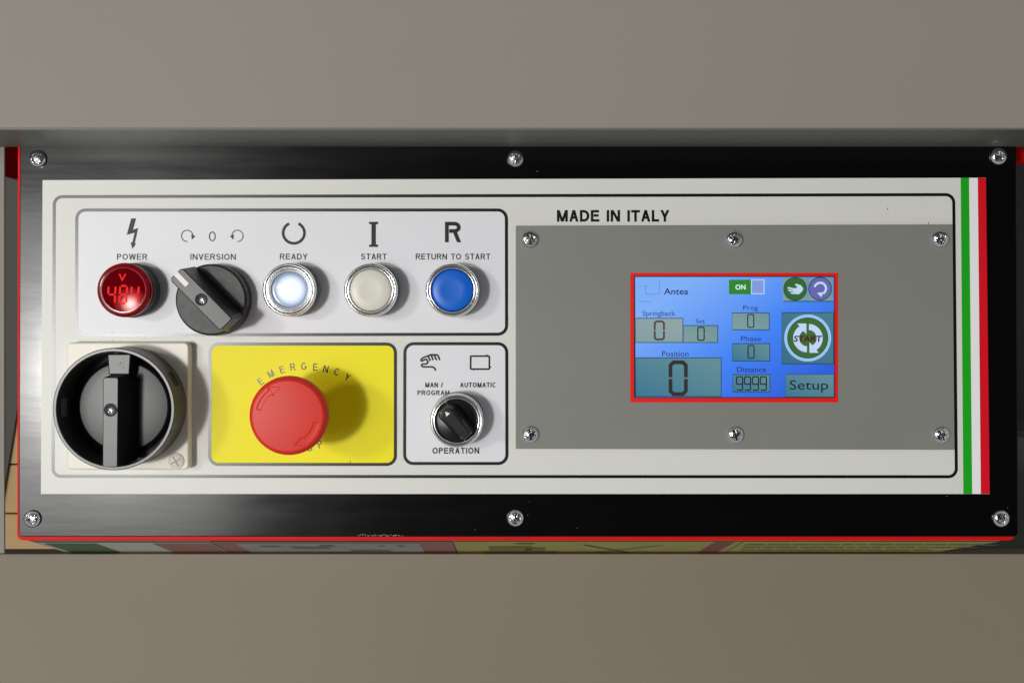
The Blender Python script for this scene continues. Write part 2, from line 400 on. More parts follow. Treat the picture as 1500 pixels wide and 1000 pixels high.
# pale film with printed frames
film_q = [(62.5, 264), (1444, 260.5), (1449.5, 723), (60, 723)]
film = prism('overlay_film', film_q, 0.02, 0.35, M['overlay'], con)
ring('border_line', [(77.5, 286), (1399, 283), (1403, 700), (75.5, 699.5)], 14, 4.5, 0.6, M['line'], film)
def box(q, r, fillm, wd=4.5):
    o = patch('field_print', rrect(q, r, wd-0.8), 0.55, fillm, film)
    ring('frame_line', q, r, wd, 0.75, M['line'], film)
    return o
box([(110.5, 305.5), (744, 305.5), (744.3, 491.5), (110, 493)], 15, M['white_film'])
box([(305.5, 501.5), (581.5, 501.5), (581.5, 682), (305, 682)], 15, M['yellow'])
box([(591, 501), (744.5, 501), (744.8, 680.6), (590.5, 680.6)], 15, M['white_film'])
for i, (m, a0, a1, b0, b1) in enumerate(((M['green_s'], 1407, 1419.3, 1411, 1424), (M['white_s'], 1419.3, 1432, 1424, 1436.5), (M['red_s'], 1432, 1444, 1436.5, 1449.5))):
    patch('flag_stripe', [(a0, 260.6), (a1, 260.6), (b1, 722.8), (b0, 722.8)], 0.55, m, film)

T = lambda *a, **k: print_text(*a, **k)
ln = M['ink']; SW = 1.35
T('POWER', 171.6, 216, 371.8, 380.6, SW, film)
T('INVERSION', 279, 345.6, 371.8, 380.6, SW, film)
T('READY', 410, 450.5, 371.6, 380.2, SW, film)
T('START', 529, 566.4, 371.6, 380.2, SW, film)
T('RETURN TO START', 609, 718, 371.6, 380.2, SW, film)
T('MADE IN ITALY', 815.4, 980.6, 307.8, 324.8, 3.6, film, m=M['line'], z=0.7, gap=0.07)
T('R', 651.3, 676.5, 325, 355, 5.5, film, z=0.9)
T('MAN /', 623, 648.5, 560, 567, 1.3, film)
T('PROGRAM', 611.5, 658.5, 571.5, 578.5, 1.3, film)
T('AUTOMATIC', 674, 726.5, 560, 567, 1.35, film)
T('OPERATION', 633.5, 702, 655.2, 664, 1.6, film)
# symbols
flat('bolt_symbol', [[(192.4, 320, .9), (199.6, 320, .9), (195, 336.6, .9), (186, 344, .9)], [(186, 344, .9), (195, 336.6, .9), (202.6, 334, .9), (197.4, 341, .9)],
     [(197.4, 341, .9), (202.6, 334, .9), (197.6, 356.4, .9), (194, 355.6, .9)], [(191.6, 354.6, .92), (199.6, 357, .92), (194, 364.6, .92)]], ln, film)
def arrow_arc(cx, cy, r, a0, a1, wd, z, head, mirror=False):
    P = [(cx+(-1 if mirror else 1)*r*math.cos(math.radians(a0+(a1-a0)*i/24)), cy-r*math.sin(math.radians(a0+(a1-a0)*i/24))) for i in range(25)]
    return ribbon(P, wd, z)
flat('rotate_symbol', arrow_arc(274.4, 345.6, 8.3, 272, 8, 1.3, .9, 0)+[[(280.2, 343.4, .93), (286.4, 346.2, .93), (281.2, 351, .93)]], ln, film)
flat('rotate_symbol', arrow_arc(348, 345.6, 8.3, 272, 8, 1.3, .9, 0, True)+[[(342.6, 343.4, .93), (336.8, 346.2, .93), (342.2, 351, .93)]], ln, film)
flat('zero_symbol', ribbon(arc(311.2, 346.3, 4.2, 6.4, 0, 360, 30), 1.5, .9), ln, film)
flat('ready_symbol', ribbon(arc(430.5, 341.3, 15.6, 15.2, -64, 244, 40), 4.0, .9), ln, film)
flat('start_symbol', [[(544.2, 328, .9), (550.6, 328, .9), (550.6, 359, .9), (544.2, 359, .9)], [(540.8, 325, .93), (553.8, 325, .93), (553.8, 328.6, .93), (540.8, 328.6, .93)],
     [(540.8, 358.2, .93), (553.8, 358.2, .93), (553.8, 361.8, .93), (540.8, 361.8, .93)]], ln, film)
hz = lambda x, y: (600+x/10.714, 510+y/10.714)
hand = [[(410, 350), (400, 325), (380, 298), (345, 290), (215, 290), (192, 280), (188, 262), (200, 248), (255, 244), (278, 236), (287, 215), (278, 190), (262, 170), (235, 178), (200, 198), (182, 195), (178, 180), (190, 165), (225, 140), (290, 118), (325, 102), (345, 100), (435, 102), (450, 120), (474, 184)],
        [(290, 118), (325, 200)], [(338, 104), (371, 186)], [(386, 104), (424, 186)]]
ps = []
for k, h_ in enumerate(hand): ps += ribbon([hz(*p) for p in h_], 2.4, .9+.02*k)
flat('hand_symbol', ps, M['line'], film)
ring('rectangle_symbol', [(688.2, 520.2), (718, 520.2), (718, 541.6), (688.2, 541.6)], 2.2, 2.4, .9, M['line'], film)
for x, y in ((713, 519.8), (690, 525), (694, 541.5), (718.8, 537.3)):
    flat('ink_speck', [[(x+1.1*math.cos(i), y+1.1*math.sin(i), .96) for i in range(6)]], M['line'], film)
# EMERGENCY STOP lettering round the yellow field
ez = lambda x, y: (300+x/4.547, 480+y/4.547)
ps = []
for c, x, y, r in (('E', 372, 356, 40), ('M', 440, 306, 29), ('E', 515, 278, 18), ('R', 586, 260, 7), ('G', 660, 255, 1), ('E', 737, 261, -3), ('N', 806, 274, -12), ('C', 880, 293, -18), ('Y', 950, 327, -30),
                   ('S', 560, 775, -30), ('T', 625, 800, -10), ('O', 698, 797, 8), ('P', 768, 774, 20)):
    cx, cy = ez(x, y); w_ = glyph(c, .1)[0]*10.2
    flat('printed_letter', text_polys(c, cx-w_/2, cx+w_/2, cy-5.2, cy+5.2, 1.3, 1.0, rot=r), M['line'], film)
for x, y in ((164, 487), (164.5, 498.5), (513, 676), (1300, 306), (1360, 327)):
    flat('ink_speck', [[(x-.5, y-1.3, .9), (x+.6, y-1.2, .9), (x+.5, y+1.4, .9), (x-.4, y+1.2, .9)]], M['line'], film)

# grey display plate
gp = prism('display_plate', [(755.3, 331), (1394, 329), (1396.8, 658), (755.3, 656.5)], 0.8, 4.6, M['grey_plate'], con, bevel=1.0)
# ---------------------------------------------------------------- screws
def screw_mesh(R=12.4, H=8.5):
    nr, na = 22, 56; V = []; F = []
    w_ = R*0.15; L = R*0.62
    def hgt(x, y):
        r = math.hypot(x, y)/R
        z = H*math.sqrt(max(0, 1-(r*0.985)**2))**0.9*0.92+0.6
        ax, ay = abs(x), abs(y)
        d = 0
        for p, q in ((ax, ay), (ay, ax)):
            if p < w_*1.35 and q < L:
                k = min(1, (w_*1.35-p)/(w_*0.45))*min(1, (L-q)/(R*0.12)); d = max(d, k)
        a = (x+y)/1.414; b = (x-y)/1.414
        for p, q in ((abs(a), abs(b)), (abs(b), abs(a))):
            if p < w_*0.5 and q < L*0.8: d = max(d, 0.16)
        if r < 0.2: d = max(d, 1.15)
        return z-d*R*0.42
    V.append((0, 0, hgt(0, 0)*S))
    for i in range(1, nr+1):
        r = R*(i/nr)**0.9
        for j in range(na):
            a = 2*math.pi*j/na; x, y = r*math.cos(a), r*math.sin(a); V.append((x*S, y*S, hgt(x, y)*S))
    for j in range(na): V.append((R*math.cos(2*math.pi*j/na)*S, R*math.sin(2*math.pi*j/na)*S, -0.5*S))
    for j in range(na): F.append([0, 1+j, 1+(j+1) % na])
    for i in range(nr):
        for j in range(na):
            a = 1+i*na+j; b = 1+i*na+(j+1) % na; F.append([a, a+na, b+na, b])
    me = bpy.data.meshes.new('screw'); me.from_pydata(V, [], F)
    for p in me.polygons: p.use_smooth = True
    me.set_sharp_from_angle(angle=math.radians(40)); me.materials.append(M['zinc']); return me
sm = screw_mesh(); sm2 = sm.copy(); sm2.materials.clear(); sm2.materials.append(mat('dull_zinc', (0.55, 0.56, 0.57, 1), 0.24, metal=1.0, noise=0.3, nscale=500, bump=0.3, bscale=700))
for par, z, pts in ((plate, 0, ((55, 232.5), (755, 232.3), (1463, 229), (46.8, 759.6), (755, 758.6), (1467, 759.2))),
                    (gp, 4.6, ((776, 350.5), (1075.5, 350.5), (1377.5, 350), (776.7, 636), (1077.3, 636.5), (1379.3, 636.8)))):
    for x, y in pts:
        o = bpy.data.objects.new('screw', random.choice((sm, sm, sm2))); o.location = W(*PP(x, y, z+3), z)
        o.rotation_euler = (random.uniform(-.06, .06), random.uniform(-.06, .06), random.uniform(0, 6.28))
        if par is plate: o.scale = (1.02, 1.02, 1.0)
        link(o, par); tag(o)

# ---------------------------------------------------------------- touch screen
sz = lambda x, y: (910+x/4.545, 390+y/4.545)
ts = prism('touch_screen', [sz(58, 45), sz(1437, 45), sz(1437, 903), sz(58, 903)], 4.0, 5.0, mat('red_gasket', rgb(240, 26, 20), 0.4, spec=0.4), con)
m, nt2, b2 = newmat('screen_blue')
b2.inputs['Base Color'].default_value = (0.01, 0.01, 0.01, 1); b2.inputs['Roughness'].default_value = 0.3
tc2 = nt2.nodes.new('ShaderNodeTexCoord'); mp2 = nt2.nodes.new('ShaderNodeMapping'); gr = nt2.nodes.new('ShaderNodeTexGradient'); rr2 = nt2.nodes.new('ShaderNodeValToRGB')
nt2.links.new(tc2.outputs['Generated'], mp2.inputs['Vector']); mp2.inputs['Rotation'].default_value = (0, 0, math.radians(40)); mp2.inputs['Location'].default_value = (0.35, -0.1, 0)
mp2.inputs['Scale'].default_value = (0.72, 0.72, 0.72)
nt2.links.new(mp2.outputs[0], gr.inputs['Vector']); nt2.links.new(gr.outputs['Fac'], rr2.inputs['Fac'])
ee = rr2.color_ramp.elements; ee[0].position = 0.05; ee[0].color = rgb(128, 180, 255); ee[1].position = 0.85; ee[1].color = rgb(34, 86, 218)
mm_ = rr2.color_ramp.elements.new(0.45); mm_.color = rgb(66, 134, 252)
nt2.links.new(rr2.outputs['Color'], b2.inputs['Emission Color']); b2.inputs['Emission Strength'].default_value = 0.92
M['scr'] = m
patch('screen_bezel', [sz(82, 65), sz(1414, 65), sz(1416, 874), sz(82, 874)], 5.3, M['rubber'], ts)
patch('display', [sz(90, 72), sz(1408, 72), sz(1411, 868), sz(93, 868)], 5.6, m, ts)
E_teal = emis('field_teal', rgb(104, 148, 156), .9, rgb(56, 122, 150)); E_teal2 = emis('field_pale', rgb(152, 172, 172), .9, rgb(132, 164, 172)); E_teal3 = emis('field_grey', rgb(116, 152, 160), .9, rgb(132, 166, 164))
E_dk = emis('pixel_dark', rgb(24, 26, 36), .8); E_br = emis('pixel_brown', rgb(92, 72, 66), .8); E_navy = emis('pixel_navy', rgb(36, 34, 108), .8)
E_brd = emis('pixel_border', rgb(30, 66, 96), .8)
def field(x0, y0, x1, y1, mt, z=5.9, bw=5):
    patch('field', [sz(x0, y0), sz(x1, y0), sz(x1, y1), sz(x0, y1)], z, E_brd, ts)
    patch('field_fill', [sz(x0+bw*.4, y0+bw), sz(x1-bw, y0+bw), sz(x1-bw, y1-bw), sz(x0+bw*.4, y1-bw)], z+.25, mt, ts)
field(93, 343, 409, 508, E_teal2); field(411, 391, 640, 508, E_teal3); field(93, 605, 663, 866, E_teal)
field(733, 307, 982, 424, E_teal3); field(733, 511, 985, 631, E_teal); field(736, 716, 986, 836, E_teal)
field(1062, 305, 1409, 650, emis('start_field', rgb(76, 128, 146), .9, rgb(56, 112, 140))); field(1086, 716, 1409, 868, E_teal, bw=3)
def seg0(cx, cy, w_, h_, t, mt, z=6.5, split=True, ch=None):
    """chamfered seven-segment zero in zoomed screen px"""
    x0, x1, y0, y1 = cx-w_/2, cx+w_/2, cy-h_/2, cy+h_/2; c = t*0.8; g = t*0.22 if split else 0
    h = t/2
    up = [(x0+h, cy-g), (x0+h, y0+c+h), (x0+c+h, y0+h), (x1-c-h, y0+h), (x1-h, y0+c+h), (x1-h, cy-g)]
    dn = [(x0+h, cy+g), (x0+h, y1-c-h), (x0+c+h, y1-h), (x1-c-h, y1-h), (x1-h, y1-c-h), (x1-h, cy+g)]
    ps = []
    for P in (up, dn): ps += ribbon([sz(*p) for p in P], t/4.545, z)
    return flat('digit', ps, mt, ts)
seg0(250, 426, 74, 132, 13, E_br); seg0(526, 448, 50, 94, 8, E_dk); seg0(375, 742, 127, 235, 25, emis('digit_dark', rgb(52, 46, 50), .8))
seg0(856, 363, 47, 92, 7, E_dk, split=False); seg0(858, 568, 47, 92, 7, E_dk, split=False)
for i in range(4):
    x = 760+i*52.5; P = [(x+42, 782), (x+6, 782), (x+2, 776), (x+2, 740), (x+7, 733), (x+38, 733), (x+42, 740), (x+42, 815), (x+38, 821), (x+6, 821)]
    flat('digit', ribbon([sz(*p) for p in P], 1.7, 6.5), E_dk, ts)
def st(txt, x0, x1, y0, y1, mt, bold=0.0, z=6.6, shear=0, name='screen_text'):
    a = sz(x0, y0); b = sz(x1, y1); return font_text(name, txt, a[0], b[0], a[1], b[1], z, mt, ts, bold, shear)
st('Antea', 280, 442, 146, 188, E_navy, .012)
st('Springback', 138, 354, 296, 340, E_navy); st('Set', 492, 552, 350, 378, E_navy); st('Position', 268, 443, 562, 598, E_navy)
st('Prog', 806, 904, 260, 300, E_navy); st('Phase', 792, 924, 464, 496, E_navy); st('Distance', 764, 958, 668, 702, E_navy, .006)
st('Setup', 1114, 1370, 756, 838, E_dk, z=6.5)
E_green = emis('button_green', rgb(44, 138, 44), .9); E_w = emis('pixel_white', rgb(196, 218, 250), .95); E_lil = emis('button_lilac', rgb(104, 108, 178), .9)
patch('toggle', rrect([sz(712, 90), sz(862, 90), sz(862, 186), sz(712, 186)], 1.2), 6.0, E_green, ts)
patch('toggle', rrect([sz(858, 88), sz(948, 88), sz(948, 186), sz(858, 186)], 1.2), 6.2, E_w, ts)
patch('toggle', rrect([sz(864, 94), sz(942, 94), sz(942, 180), sz(864, 180)], 1.0), 6.4, emis('toggle_knob', rgb(136, 160, 236), .9), ts)
st('ON', 754, 822, 122, 156, emis('white_text', rgb(215, 240, 235), 1), .03)
patch('icon_tile', [sz(1068, 76), sz(1236, 76), sz(1236, 232), sz(1068, 232)], 5.9, E_teal3, ts)
patch('icon_tile', [sz(1240, 76), sz(1404, 76), sz(1404, 232), sz(1240, 232)], 5.9, E_teal3, ts)
patch('icon_line', [sz(1072, 230), sz(1404, 230), sz(1404, 236), sz(1072, 236)], 6.0, E_brd, ts)
def disc(x, y, r, z, mt, name='icon_disc', sy=1.0):
    return patch(name, [sz(x+r*math.cos(a*math.pi/24), y+r*sy*math.sin(a*math.pi/24)) for a in range(48)], z, mt, ts)
disc(1151, 151, 78, 6.1, emis('rim_dark', rgb(24, 62, 40), .8)); disc(1151, 151, 73, 6.25, emis('disc_green', rgb(48, 108, 50), .9))
disc(1317, 150, 78, 6.1, emis('rim_navy', rgb(36, 36, 84), .8)); disc(1317, 150, 73, 6.25, E_lil)
hnd = [(1206, 150), (1196, 168), (1175, 186), (1128, 184), (1116, 176), (1150, 172), (1106, 166), (1104, 156), (1150, 160), (1100, 148), (1102, 138), (1150, 148), (1168, 138), (1148, 124), (1156, 116), (1190, 128)]
patch('hand_icon', [sz(*p) for p in hnd], 6.5, E_w, ts)
A_ = [(1317+38*math.cos(math.radians(a)), 148-38*math.sin(math.radians(a))) for a in range(165, -62, -8)]
flat('return_icon', ribbon([sz(*p) for p in A_], 3.2, 6.5)+[[(*sz(1296, 178), 6.53), (*sz(1340, 172), 6.53), (*sz(1324, 206), 6.53)]], E_w, ts)
disc(1234, 476, 156, 6.3, emis('start_ring', rgb(156, 200, 244), .95)); disc(1234, 476, 136, 6.45, emis('rim_dark_green', rgb(40, 84, 60), .8)); disc(1234, 476, 130, 6.6, emis('start_disc', rgb(62, 112, 54), .85))
def bigarrow(sgn):
    cx, cy = 1235, 477; out = []
    P = lambda r, a: (cx+sgn*(-4+r*math.cos(math.radians(a))), cy-sgn*r*math.sin(math.radians(a)))
    A = [268-i*8.4 for i in range(19)]
    for a0, a1 in zip(A[:-1], A[1:]):
        out.append([(*sz(*P(94, a0)), 6.75), (*sz(*P(94, a1)), 6.75), (*sz(*P(54, a1)), 6.75), (*sz(*P(54, a0)), 6.75)])
    out.append([(*sz(cx-sgn*72, cy-sgn*97), 6.78), (*sz(cx-sgn*10, cy-sgn*97), 6.78), (*sz(cx-sgn*10, cy-sgn*26), 6.78)])
    return out
flat('arrow_icon', bigarrow(1), E_w, ts); flat('arrow_icon', bigarrow(-1), E_w, ts)
st('START', 1140, 1330, 460, 502, emis('pixel_red', rgb(84, 18, 34), .8), .03, z=7.0, shear=.12)
for P in ([(108, 133), (180, 135)], [(108, 234), (192, 236)], [(252, 92), (250, 186)], [(160, 186), (250, 186)], [(158, 130), (158, 186)]):
    flat('logo_line', ribbon([sz(*p) for p in P], .7, 6.2), emis('pixel_faint', rgb(96, 128, 200), .9), ts)

# ---------------------------------------------------------------- 22 mm devices
def root_at(name, x, y, z, prof, m, **k):
    """part mesh with its origin on the panel at the device axis"""
    o = lathe(name, prof, m, con, **k); o.location = W(x, y, z); return o
BZ = [(34, 0), (38.6, 0.5), (39.2, 6), (38.8, 10), (37.6, 12), (37.4, 30), (38.0, 34), (37.6, 37.5), (36.2, 39.5), (34.4, 40), (33.6, 38.6), (33.0, 38.4), (32.0, 39.4), (30.6, 39.2), (30.0, 37.5), (30.0, 10)]
def bezel_profile(): return BZ
def button(x, y, kind, label):
    base = root_at('push_button', x, y, 0.4, [(0, 12), (38.4, 12), (38.9, 10), (38.9, 0)], M['midp'])
    base['label'] = label
    lathe('bezel', [(36.5, 11), (37.8, 12), (38.1, 30), (38.7, 33.5), (38.4, 36), (37.4, 38.4), (36.2, 39.6), (35.2, 39.9), (34.6, 39.2), (34.5, 36)], M['chrome'], base, smooth=75, n=144)
    lathe('gap_ring', [(34.7, 37.6), (33.2, 37.6)], M['rubber'], base, n=96)
    lathe('inner_ring', [(33.5, 36), (33.4, 38.6), (32.8, 39.8), (31.8, 40.2), (30.8, 39.6), (30.3, 38), (30.2, 14)], M['chrome'], base, smooth=75, n=144)
    return base
b = button(547.7, 425.4, 'w', 'push button with ivory cap under START')
lathe('cap', [(29.6, 20), (29.6, 37), (28.6, 39.2), (26.5, 40.2), (14, 39.4), (0, 39.0)], M['cap_white'], b, n=72, smooth=50)
b = button(664.6, 425.6, 'b', 'push button with blue cap under RETURN TO START')
lathe('cap', [(29.6, 20), (29.6, 37), (28.6, 39.2), (26.5, 40.2), (14, 39.4), (0, 39.0)], M['cap_blue'], b, n=72, smooth=50)
b = button(431.0, 425.0, 'l', 'lit push button glowing white under READY')
gl, ntg, bgp = newmat('lit_lens')
bgp.inputs['Base Color'].default_value = rgb(105, 116, 132); bgp.inputs['Roughness'].default_value = 0.2
tcg = ntg.nodes.new('ShaderNodeTexCoord'); lg = ntg.nodes.new('ShaderNodeVectorMath'); lg.operation = 'LENGTH'
mpg = ntg.nodes.new('ShaderNodeMapping'); mpg.inputs['Location'].default_value = (-2*S, 0, -38*S)
mrg = ntg.nodes.new('ShaderNodeValToRGB'); dv = ntg.nodes.new('ShaderNodeMath'); dv.operation = 'DIVIDE'; dv.inputs[1].default_value = 30*S
ntg.links.new(tcg.outputs['Object'], mpg.inputs['Vector']); ntg.links.new(mpg.outputs[0], lg.inputs[0]); ntg.links.new(lg.outputs['Value'], dv.inputs[0]); ntg.links.new(dv.outputs[0], mrg.inputs['Fac'])
g_ = mrg.color_ramp.elements; g_[0].position = 0.47; g_[0].color = (1, 1, 1, 1); g_[1].position = 0.95; g_[1].color = (0.02, 0.03, 0.06, 1)
x_ = mrg.color_ramp.elements.new(0.63); x_.color = (0.60, 0.74, 0.95, 1); x_ = mrg.color_ramp.elements.new(0.76); x_.color = (0.22, 0.26, 0.32, 1)
ntg.links.new(mrg.outputs['Color'], bgp.inputs['Emission Color']); bgp.inputs['Emission Strength'].default_value = 0.85
lathe('lens_rim', [(30.2, 30), (30.0, 38.6), (28.4, 39.8), (27.0, 38.8), (26.0, 35.5)], M['chrome'], b, n=72, smooth=60)
lathe('lens', [(26.2, 33), (25.6, 35.5), (24.2, 36.5), (22.5, 36), (20.5, 37), (12, 39), (0, 39.8)], gl, b, n=72, smooth=60)

# voltmeter lamp
vm = root_at('voltage_indicator', 195.5, 425.4, 0.4, [(0, 20), (37.5, 20), (38, 18), (38.2, 13), (39.6, 12), (39.8, 1), (39.8, 0)], M['greyp'])
vm['label'] = 'red voltage indicator lamp with glowing digits under POWER'
redd = mat('dark_red_lens', rgb(132, 2, 14), 0.14, spec=0.4)
lathe('lens_body', [(36.5, 19.5), (38.0, 21), (38.6, 30), (39.0, 36), (38.3, 40.0), (36.4, 41.7), (34.0, 42.3), (31.2, 42.4)], redd, vm, n=96, smooth=50)
lr, ntl, bl = newmat('glowing_face')
bl.inputs['Base Color'].default_value = rgb(84, 0, 6); bl.inputs['Roughness'].default_value = 0.12; bl.inputs['Specular IOR Level'].default_value = 0.0
tcl = ntl.nodes.new('ShaderNodeTexCoord'); mpl = ntl.nodes.new('ShaderNodeMapping'); mpl.inputs['Location'].default_value = (-10*S, 20*S, -43*S)
lgl = ntl.nodes.new('ShaderNodeVectorMath'); lgl.operation = 'LENGTH'; dvl = ntl.nodes.new('ShaderNodeMath'); dvl.operation = 'DIVIDE'; dvl.inputs[1].default_value = 25*S
crl = ntl.nodes.new('ShaderNodeValToRGB'); q_ = crl.color_ramp.elements
q_[0].position = 0.12; q_[0].color = (1.0, 0.85, 0.84, 1); q_[1].position = 1.0; q_[1].color = (0.035, 0.001, 0.002, 1)
x_ = crl.color_ramp.elements.new(0.32); x_.color = (0.9, 0.35, 0.33, 1); x_ = crl.color_ramp.elements.new(0.58); x_.color = (0.30, 0.03, 0.035, 1)
ntl.links.new(tcl.outputs['Object'], mpl.inputs['Vector']); ntl.links.new(mpl.outputs[0], lgl.inputs[0]); ntl.links.new(lgl.outputs['Value'], dvl.inputs[0]); ntl.links.new(dvl.outputs[0], crl.inputs['Fac'])
ntl.links.new(crl.outputs['Color'], bl.inputs['Emission Color']); bl.inputs['Emission Strength'].default_value = 1.0
lathe('lamp_face', [(31.3, 42.38), (24, 42.8), (12, 43.0), (0, 43.2)], lr, vm, n=72, smooth=50)
E_led = emis('led_red', rgb(250, 16, 14), 0.95, rough=.9)
def loc_ribbon(name, lines, wd, z, m, parent):
    V = []; F = []
    for k, L in enumerate(lines):
        for q in ribbon(L, wd, z+.02*k):
            i = len(V); V += [(x*S, -y*S, zz*S) for x, y, zz in q]; F.append([i, i+1, i+2, i+3])
    me = bpy.data.meshes.new(name); me.from_pydata(V, [], F); bm = bmesh.new(); bm.from_mesh(me)
    for f in bm.faces:
        f.normal_update()
        if f.normal.z < 0: f.normal_flip()
    bm.to_mesh(me); bm.free(); me.materials.append(m); return link(bpy.data.objects.new(name, me), parent)
loc_ribbon('unit_mark', [[(-5.2, -23), (-1.2, -14), (3.6, -23)]], 2.3, 44.2, E_led, vm)
SEG = {'a': [(0, 0), (1, 0)], 'b': [(1, 0), (1, .5)], 'c': [(1, .5), (1, 1)], 'd': [(0, 1), (1, 1)], 'e': [(0, .5), (0, 1)], 'f': [(0, 0), (0, .5)], 'g': [(0, .5), (1, .5)]}
def seg_digit(dg, x, y, w_, h_, t):
    L = []
    for s_ in dg:
        (ax, ay), (bx_, by_) = SEG[s_]; px = x+w_*ax-1.5*ay; qx = x+w_*bx_-1.5*by_; py = y+h_*ay; qy = y+h_*by_
        d = Vector((qx-px, qy-py)); d.normalize(); g = t*.42
        L.append([(px+d.x*g, py+d.y*g), (qx-d.x*g, qy-d.y*g)])
    return L
for i, dg in enumerate(('bcfg', 'abcdefg', 'bcfg')):
    loc_ribbon('led_digit', seg_digit(dg, -20.5+16.5*i, -6, 10, 25, 2.9), 2.9, 44.4, E_led, vm)

# operation selector
op = root_at('selector_switch', 670.6, 612.2, 0.4, [(0, 12), (38.4, 12), (38.9, 10), (38.9, 0)], M['midp']); op['label'] = 'small black selector switch with chrome ring above OPERATION'
lathe('bezel', [(36.5, 11), (37.8, 12), (38.1, 30), (38.7, 33.5), (38.4, 36), (37.4, 38.4), (36.2, 39.6), (35.2, 39.9), (34.6, 39.2), (34.5, 36)], M['chrome'], op, smooth=75, n=144)
lathe('gap_ring', [(34.7, 37.6), (33.2, 37.6)], M['rubber'], op, n=96)
lathe('inner_ring', [(33.5, 36), (33.4, 38.6), (32.8, 39.8), (31.8, 40.2), (30.8, 39.6), (30.3, 38), (30.2, 14)], M['chrome'], op, smooth=75, n=144)
lathe('knob', [(30.6, 24), (30.6, 36), (29.6, 38.5), (27, 40), (0, 40)], M['knob_black'], op, n=72, smooth=50)
def rotp(P, a):
    a = math.radians(a); return [(x*math.cos(a)-y*math.sin(a), x*math.sin(a)+y*math.cos(a)) for x, y in P]
# handle: wide rounded nose at upper left, narrow end at lower right
an = -48
Pb = rotp([(-28, -10), (-20, -16), (0, -15), (22, -13), (28.5, -9), (28.5, 9), (22, 13), (0, 15), (-20, 16), (-28, 10)], an)
Pt = rotp([(-24, -6), (-18, -9), (0, -7.5), (20, -6.5), (25, -5.5), (25, 5.5), (20, 6.5), (0, 7.5), (-18, 9), (-24, 6)], an)
local_prism('handle', Pb, Pt, 39.5, 70, M['knob_black'], op, bevel=1.6, segs=3)
tri = rotp([(-21.6, 0), (-15.2, -3.4), (-15.2, 3.4)], an)
me = local_prism('pointer_mark', tri, tri, 69.6, 70.4, M['paint_mark'], op)

# inversion knob
iv = root_at('rotary_switch', 316.8, 439.2, 0.4, [(0, 31), (48.5, 31), (50.4, 29.5), (51.6, 26), (52.3, 8), (52.3, 0)], M['blackp']); iv['label'] = 'large black rotary switch with white pointer mark under INVERSION'
an = -45.5
Pb = rotp([(-50, -18), (-30, -19), (0, -20), (44, -19), (50, -14), (50, 14), (44, 19), (0, 20), (-30, 19), (-50, 18)], an)
Pt = rotp([(-51, -9), (-47, -12), (0, -12), (47, -12), (49.5, -10), (49.5, 10), (47, 12), (0, 12), (-47, 12), (-51, 9)], an)
local_prism('handle', Pb, Pt, 30, 80, M['handle'], iv, bevel=1.3, segs=3)
mk = rotp([(-50.5, -3.5), (-28, -3.5), (-28, 3.5), (-50.5, 3.5)], an)
local_prism('pointer_mark', mk, mk, 79.6, 80.5, M['paint_mark'], iv)
lathe('screw_well', [(8.6, 80.6), (8.4, 80.9), (7.8, 80.6), (0, 80.45)], M['rubber'], iv, n=32)
def small_screw(parent, z, r=4.4):
    o = bpy.data.objects.new('retaining_screw', sm); o.scale = (r/12.4,)*3; o.location = (2.2*S, -1.2*S, z*S); o.rotation_euler = (0, 0, .5); link(o, parent)
small_screw(iv, 80.4, 5)

# main disconnect switch
ms = prism('main_switch', rrect([PP(97.5, 501.5, 20), PP(276.5, 501.5, 20), PP(276.5, 687.5, 20), PP(97.5, 687.5, 20)], 7), 0.4, 21, M['cream'], con, bevel=2.2, segs=3)
ms['label'] = 'large black main switch with round collar on a square cream base'
ax, ay = 194.0, 592.0
def at(o): o.location = W(ax, ay, 0); return o
# collar with padlock slots cut through, closed further down by toned inserts
def collar():
    n = 120; V = []; F = []; ro, ri, ri2 = 85.2, 80.0, 79.0
    zs = [21, 40, 62, 74, 77.6, 78.6]; slots = [(171, 189), (21, 36), (-66, -54)]
    def idx(side, k, i): return ('%s%d_%d' % (side, k, i % n))
    ids = {}
    def v(side, k, i):
        key = idx(side, k, i)
        if key not in ids:
            a = 2*math.pi*(i % n)/n
            r = ro if side == 'o' else ri
            if k == 5: r = ro-1.2 if side == 'o' else ri+1.0
            ids[key] = len(V); V.append((r*math.cos(a)*S, r*math.sin(a)*S, zs[k]*S))
        return ids[key]
    def open_(i):
        d = (i+.5)*360/n
        for a, b_ in slots:
            if a <= d <= b_ or a <= d-360 <= b_: return True
        return False
    for i in range(n):
        for k in range(5):
            if k == 1 and open_(i): continue
            F.append([v('o', k, i), v('o', k, i+1), v('o', k+1, i+1), v('o', k+1, i)]); F.append([v('i', k, i), v('i', k+1, i), v('i', k+1, i+1), v('i', k, i+1)])
        F.append([v('o', 5, i), v('o', 5, i+1), v('i', 5, i+1), v('i', 5, i)])
        if open_(i):
            F.append([v('o', 1, i), v('o', 1, i+1), v('i', 1, i+1), v('i', 1, i)]); F.append([v('o', 2, i), v('i', 2, i), v('i', 2, i+1), v('o', 2, i+1)])
            if not open_(i-1): F.append([v('o', 1, i), v('i', 1, i), v('i', 2, i), v('o', 2, i)])
            if not open_(i+1): F.append([v('o', 1, i+1), v('o', 2, i+1), v('i', 2, i+1), v('i', 1, i+1)])
    me = bpy.data.meshes.new('collar'); me.from_pydata(V, [], F); bm = bmesh.new(); bm.from_mesh(me); bmesh.ops.recalc_face_normals(bm, faces=bm.faces); bm.to_mesh(me); bm.free()
    for p in me.polygons: p.use_smooth = True
    me.set_sharp_from_angle(angle=math.radians(30)); me.materials.append(M['collar']); return link(bpy.data.objects.new('collar', me), ms)
at(collar())
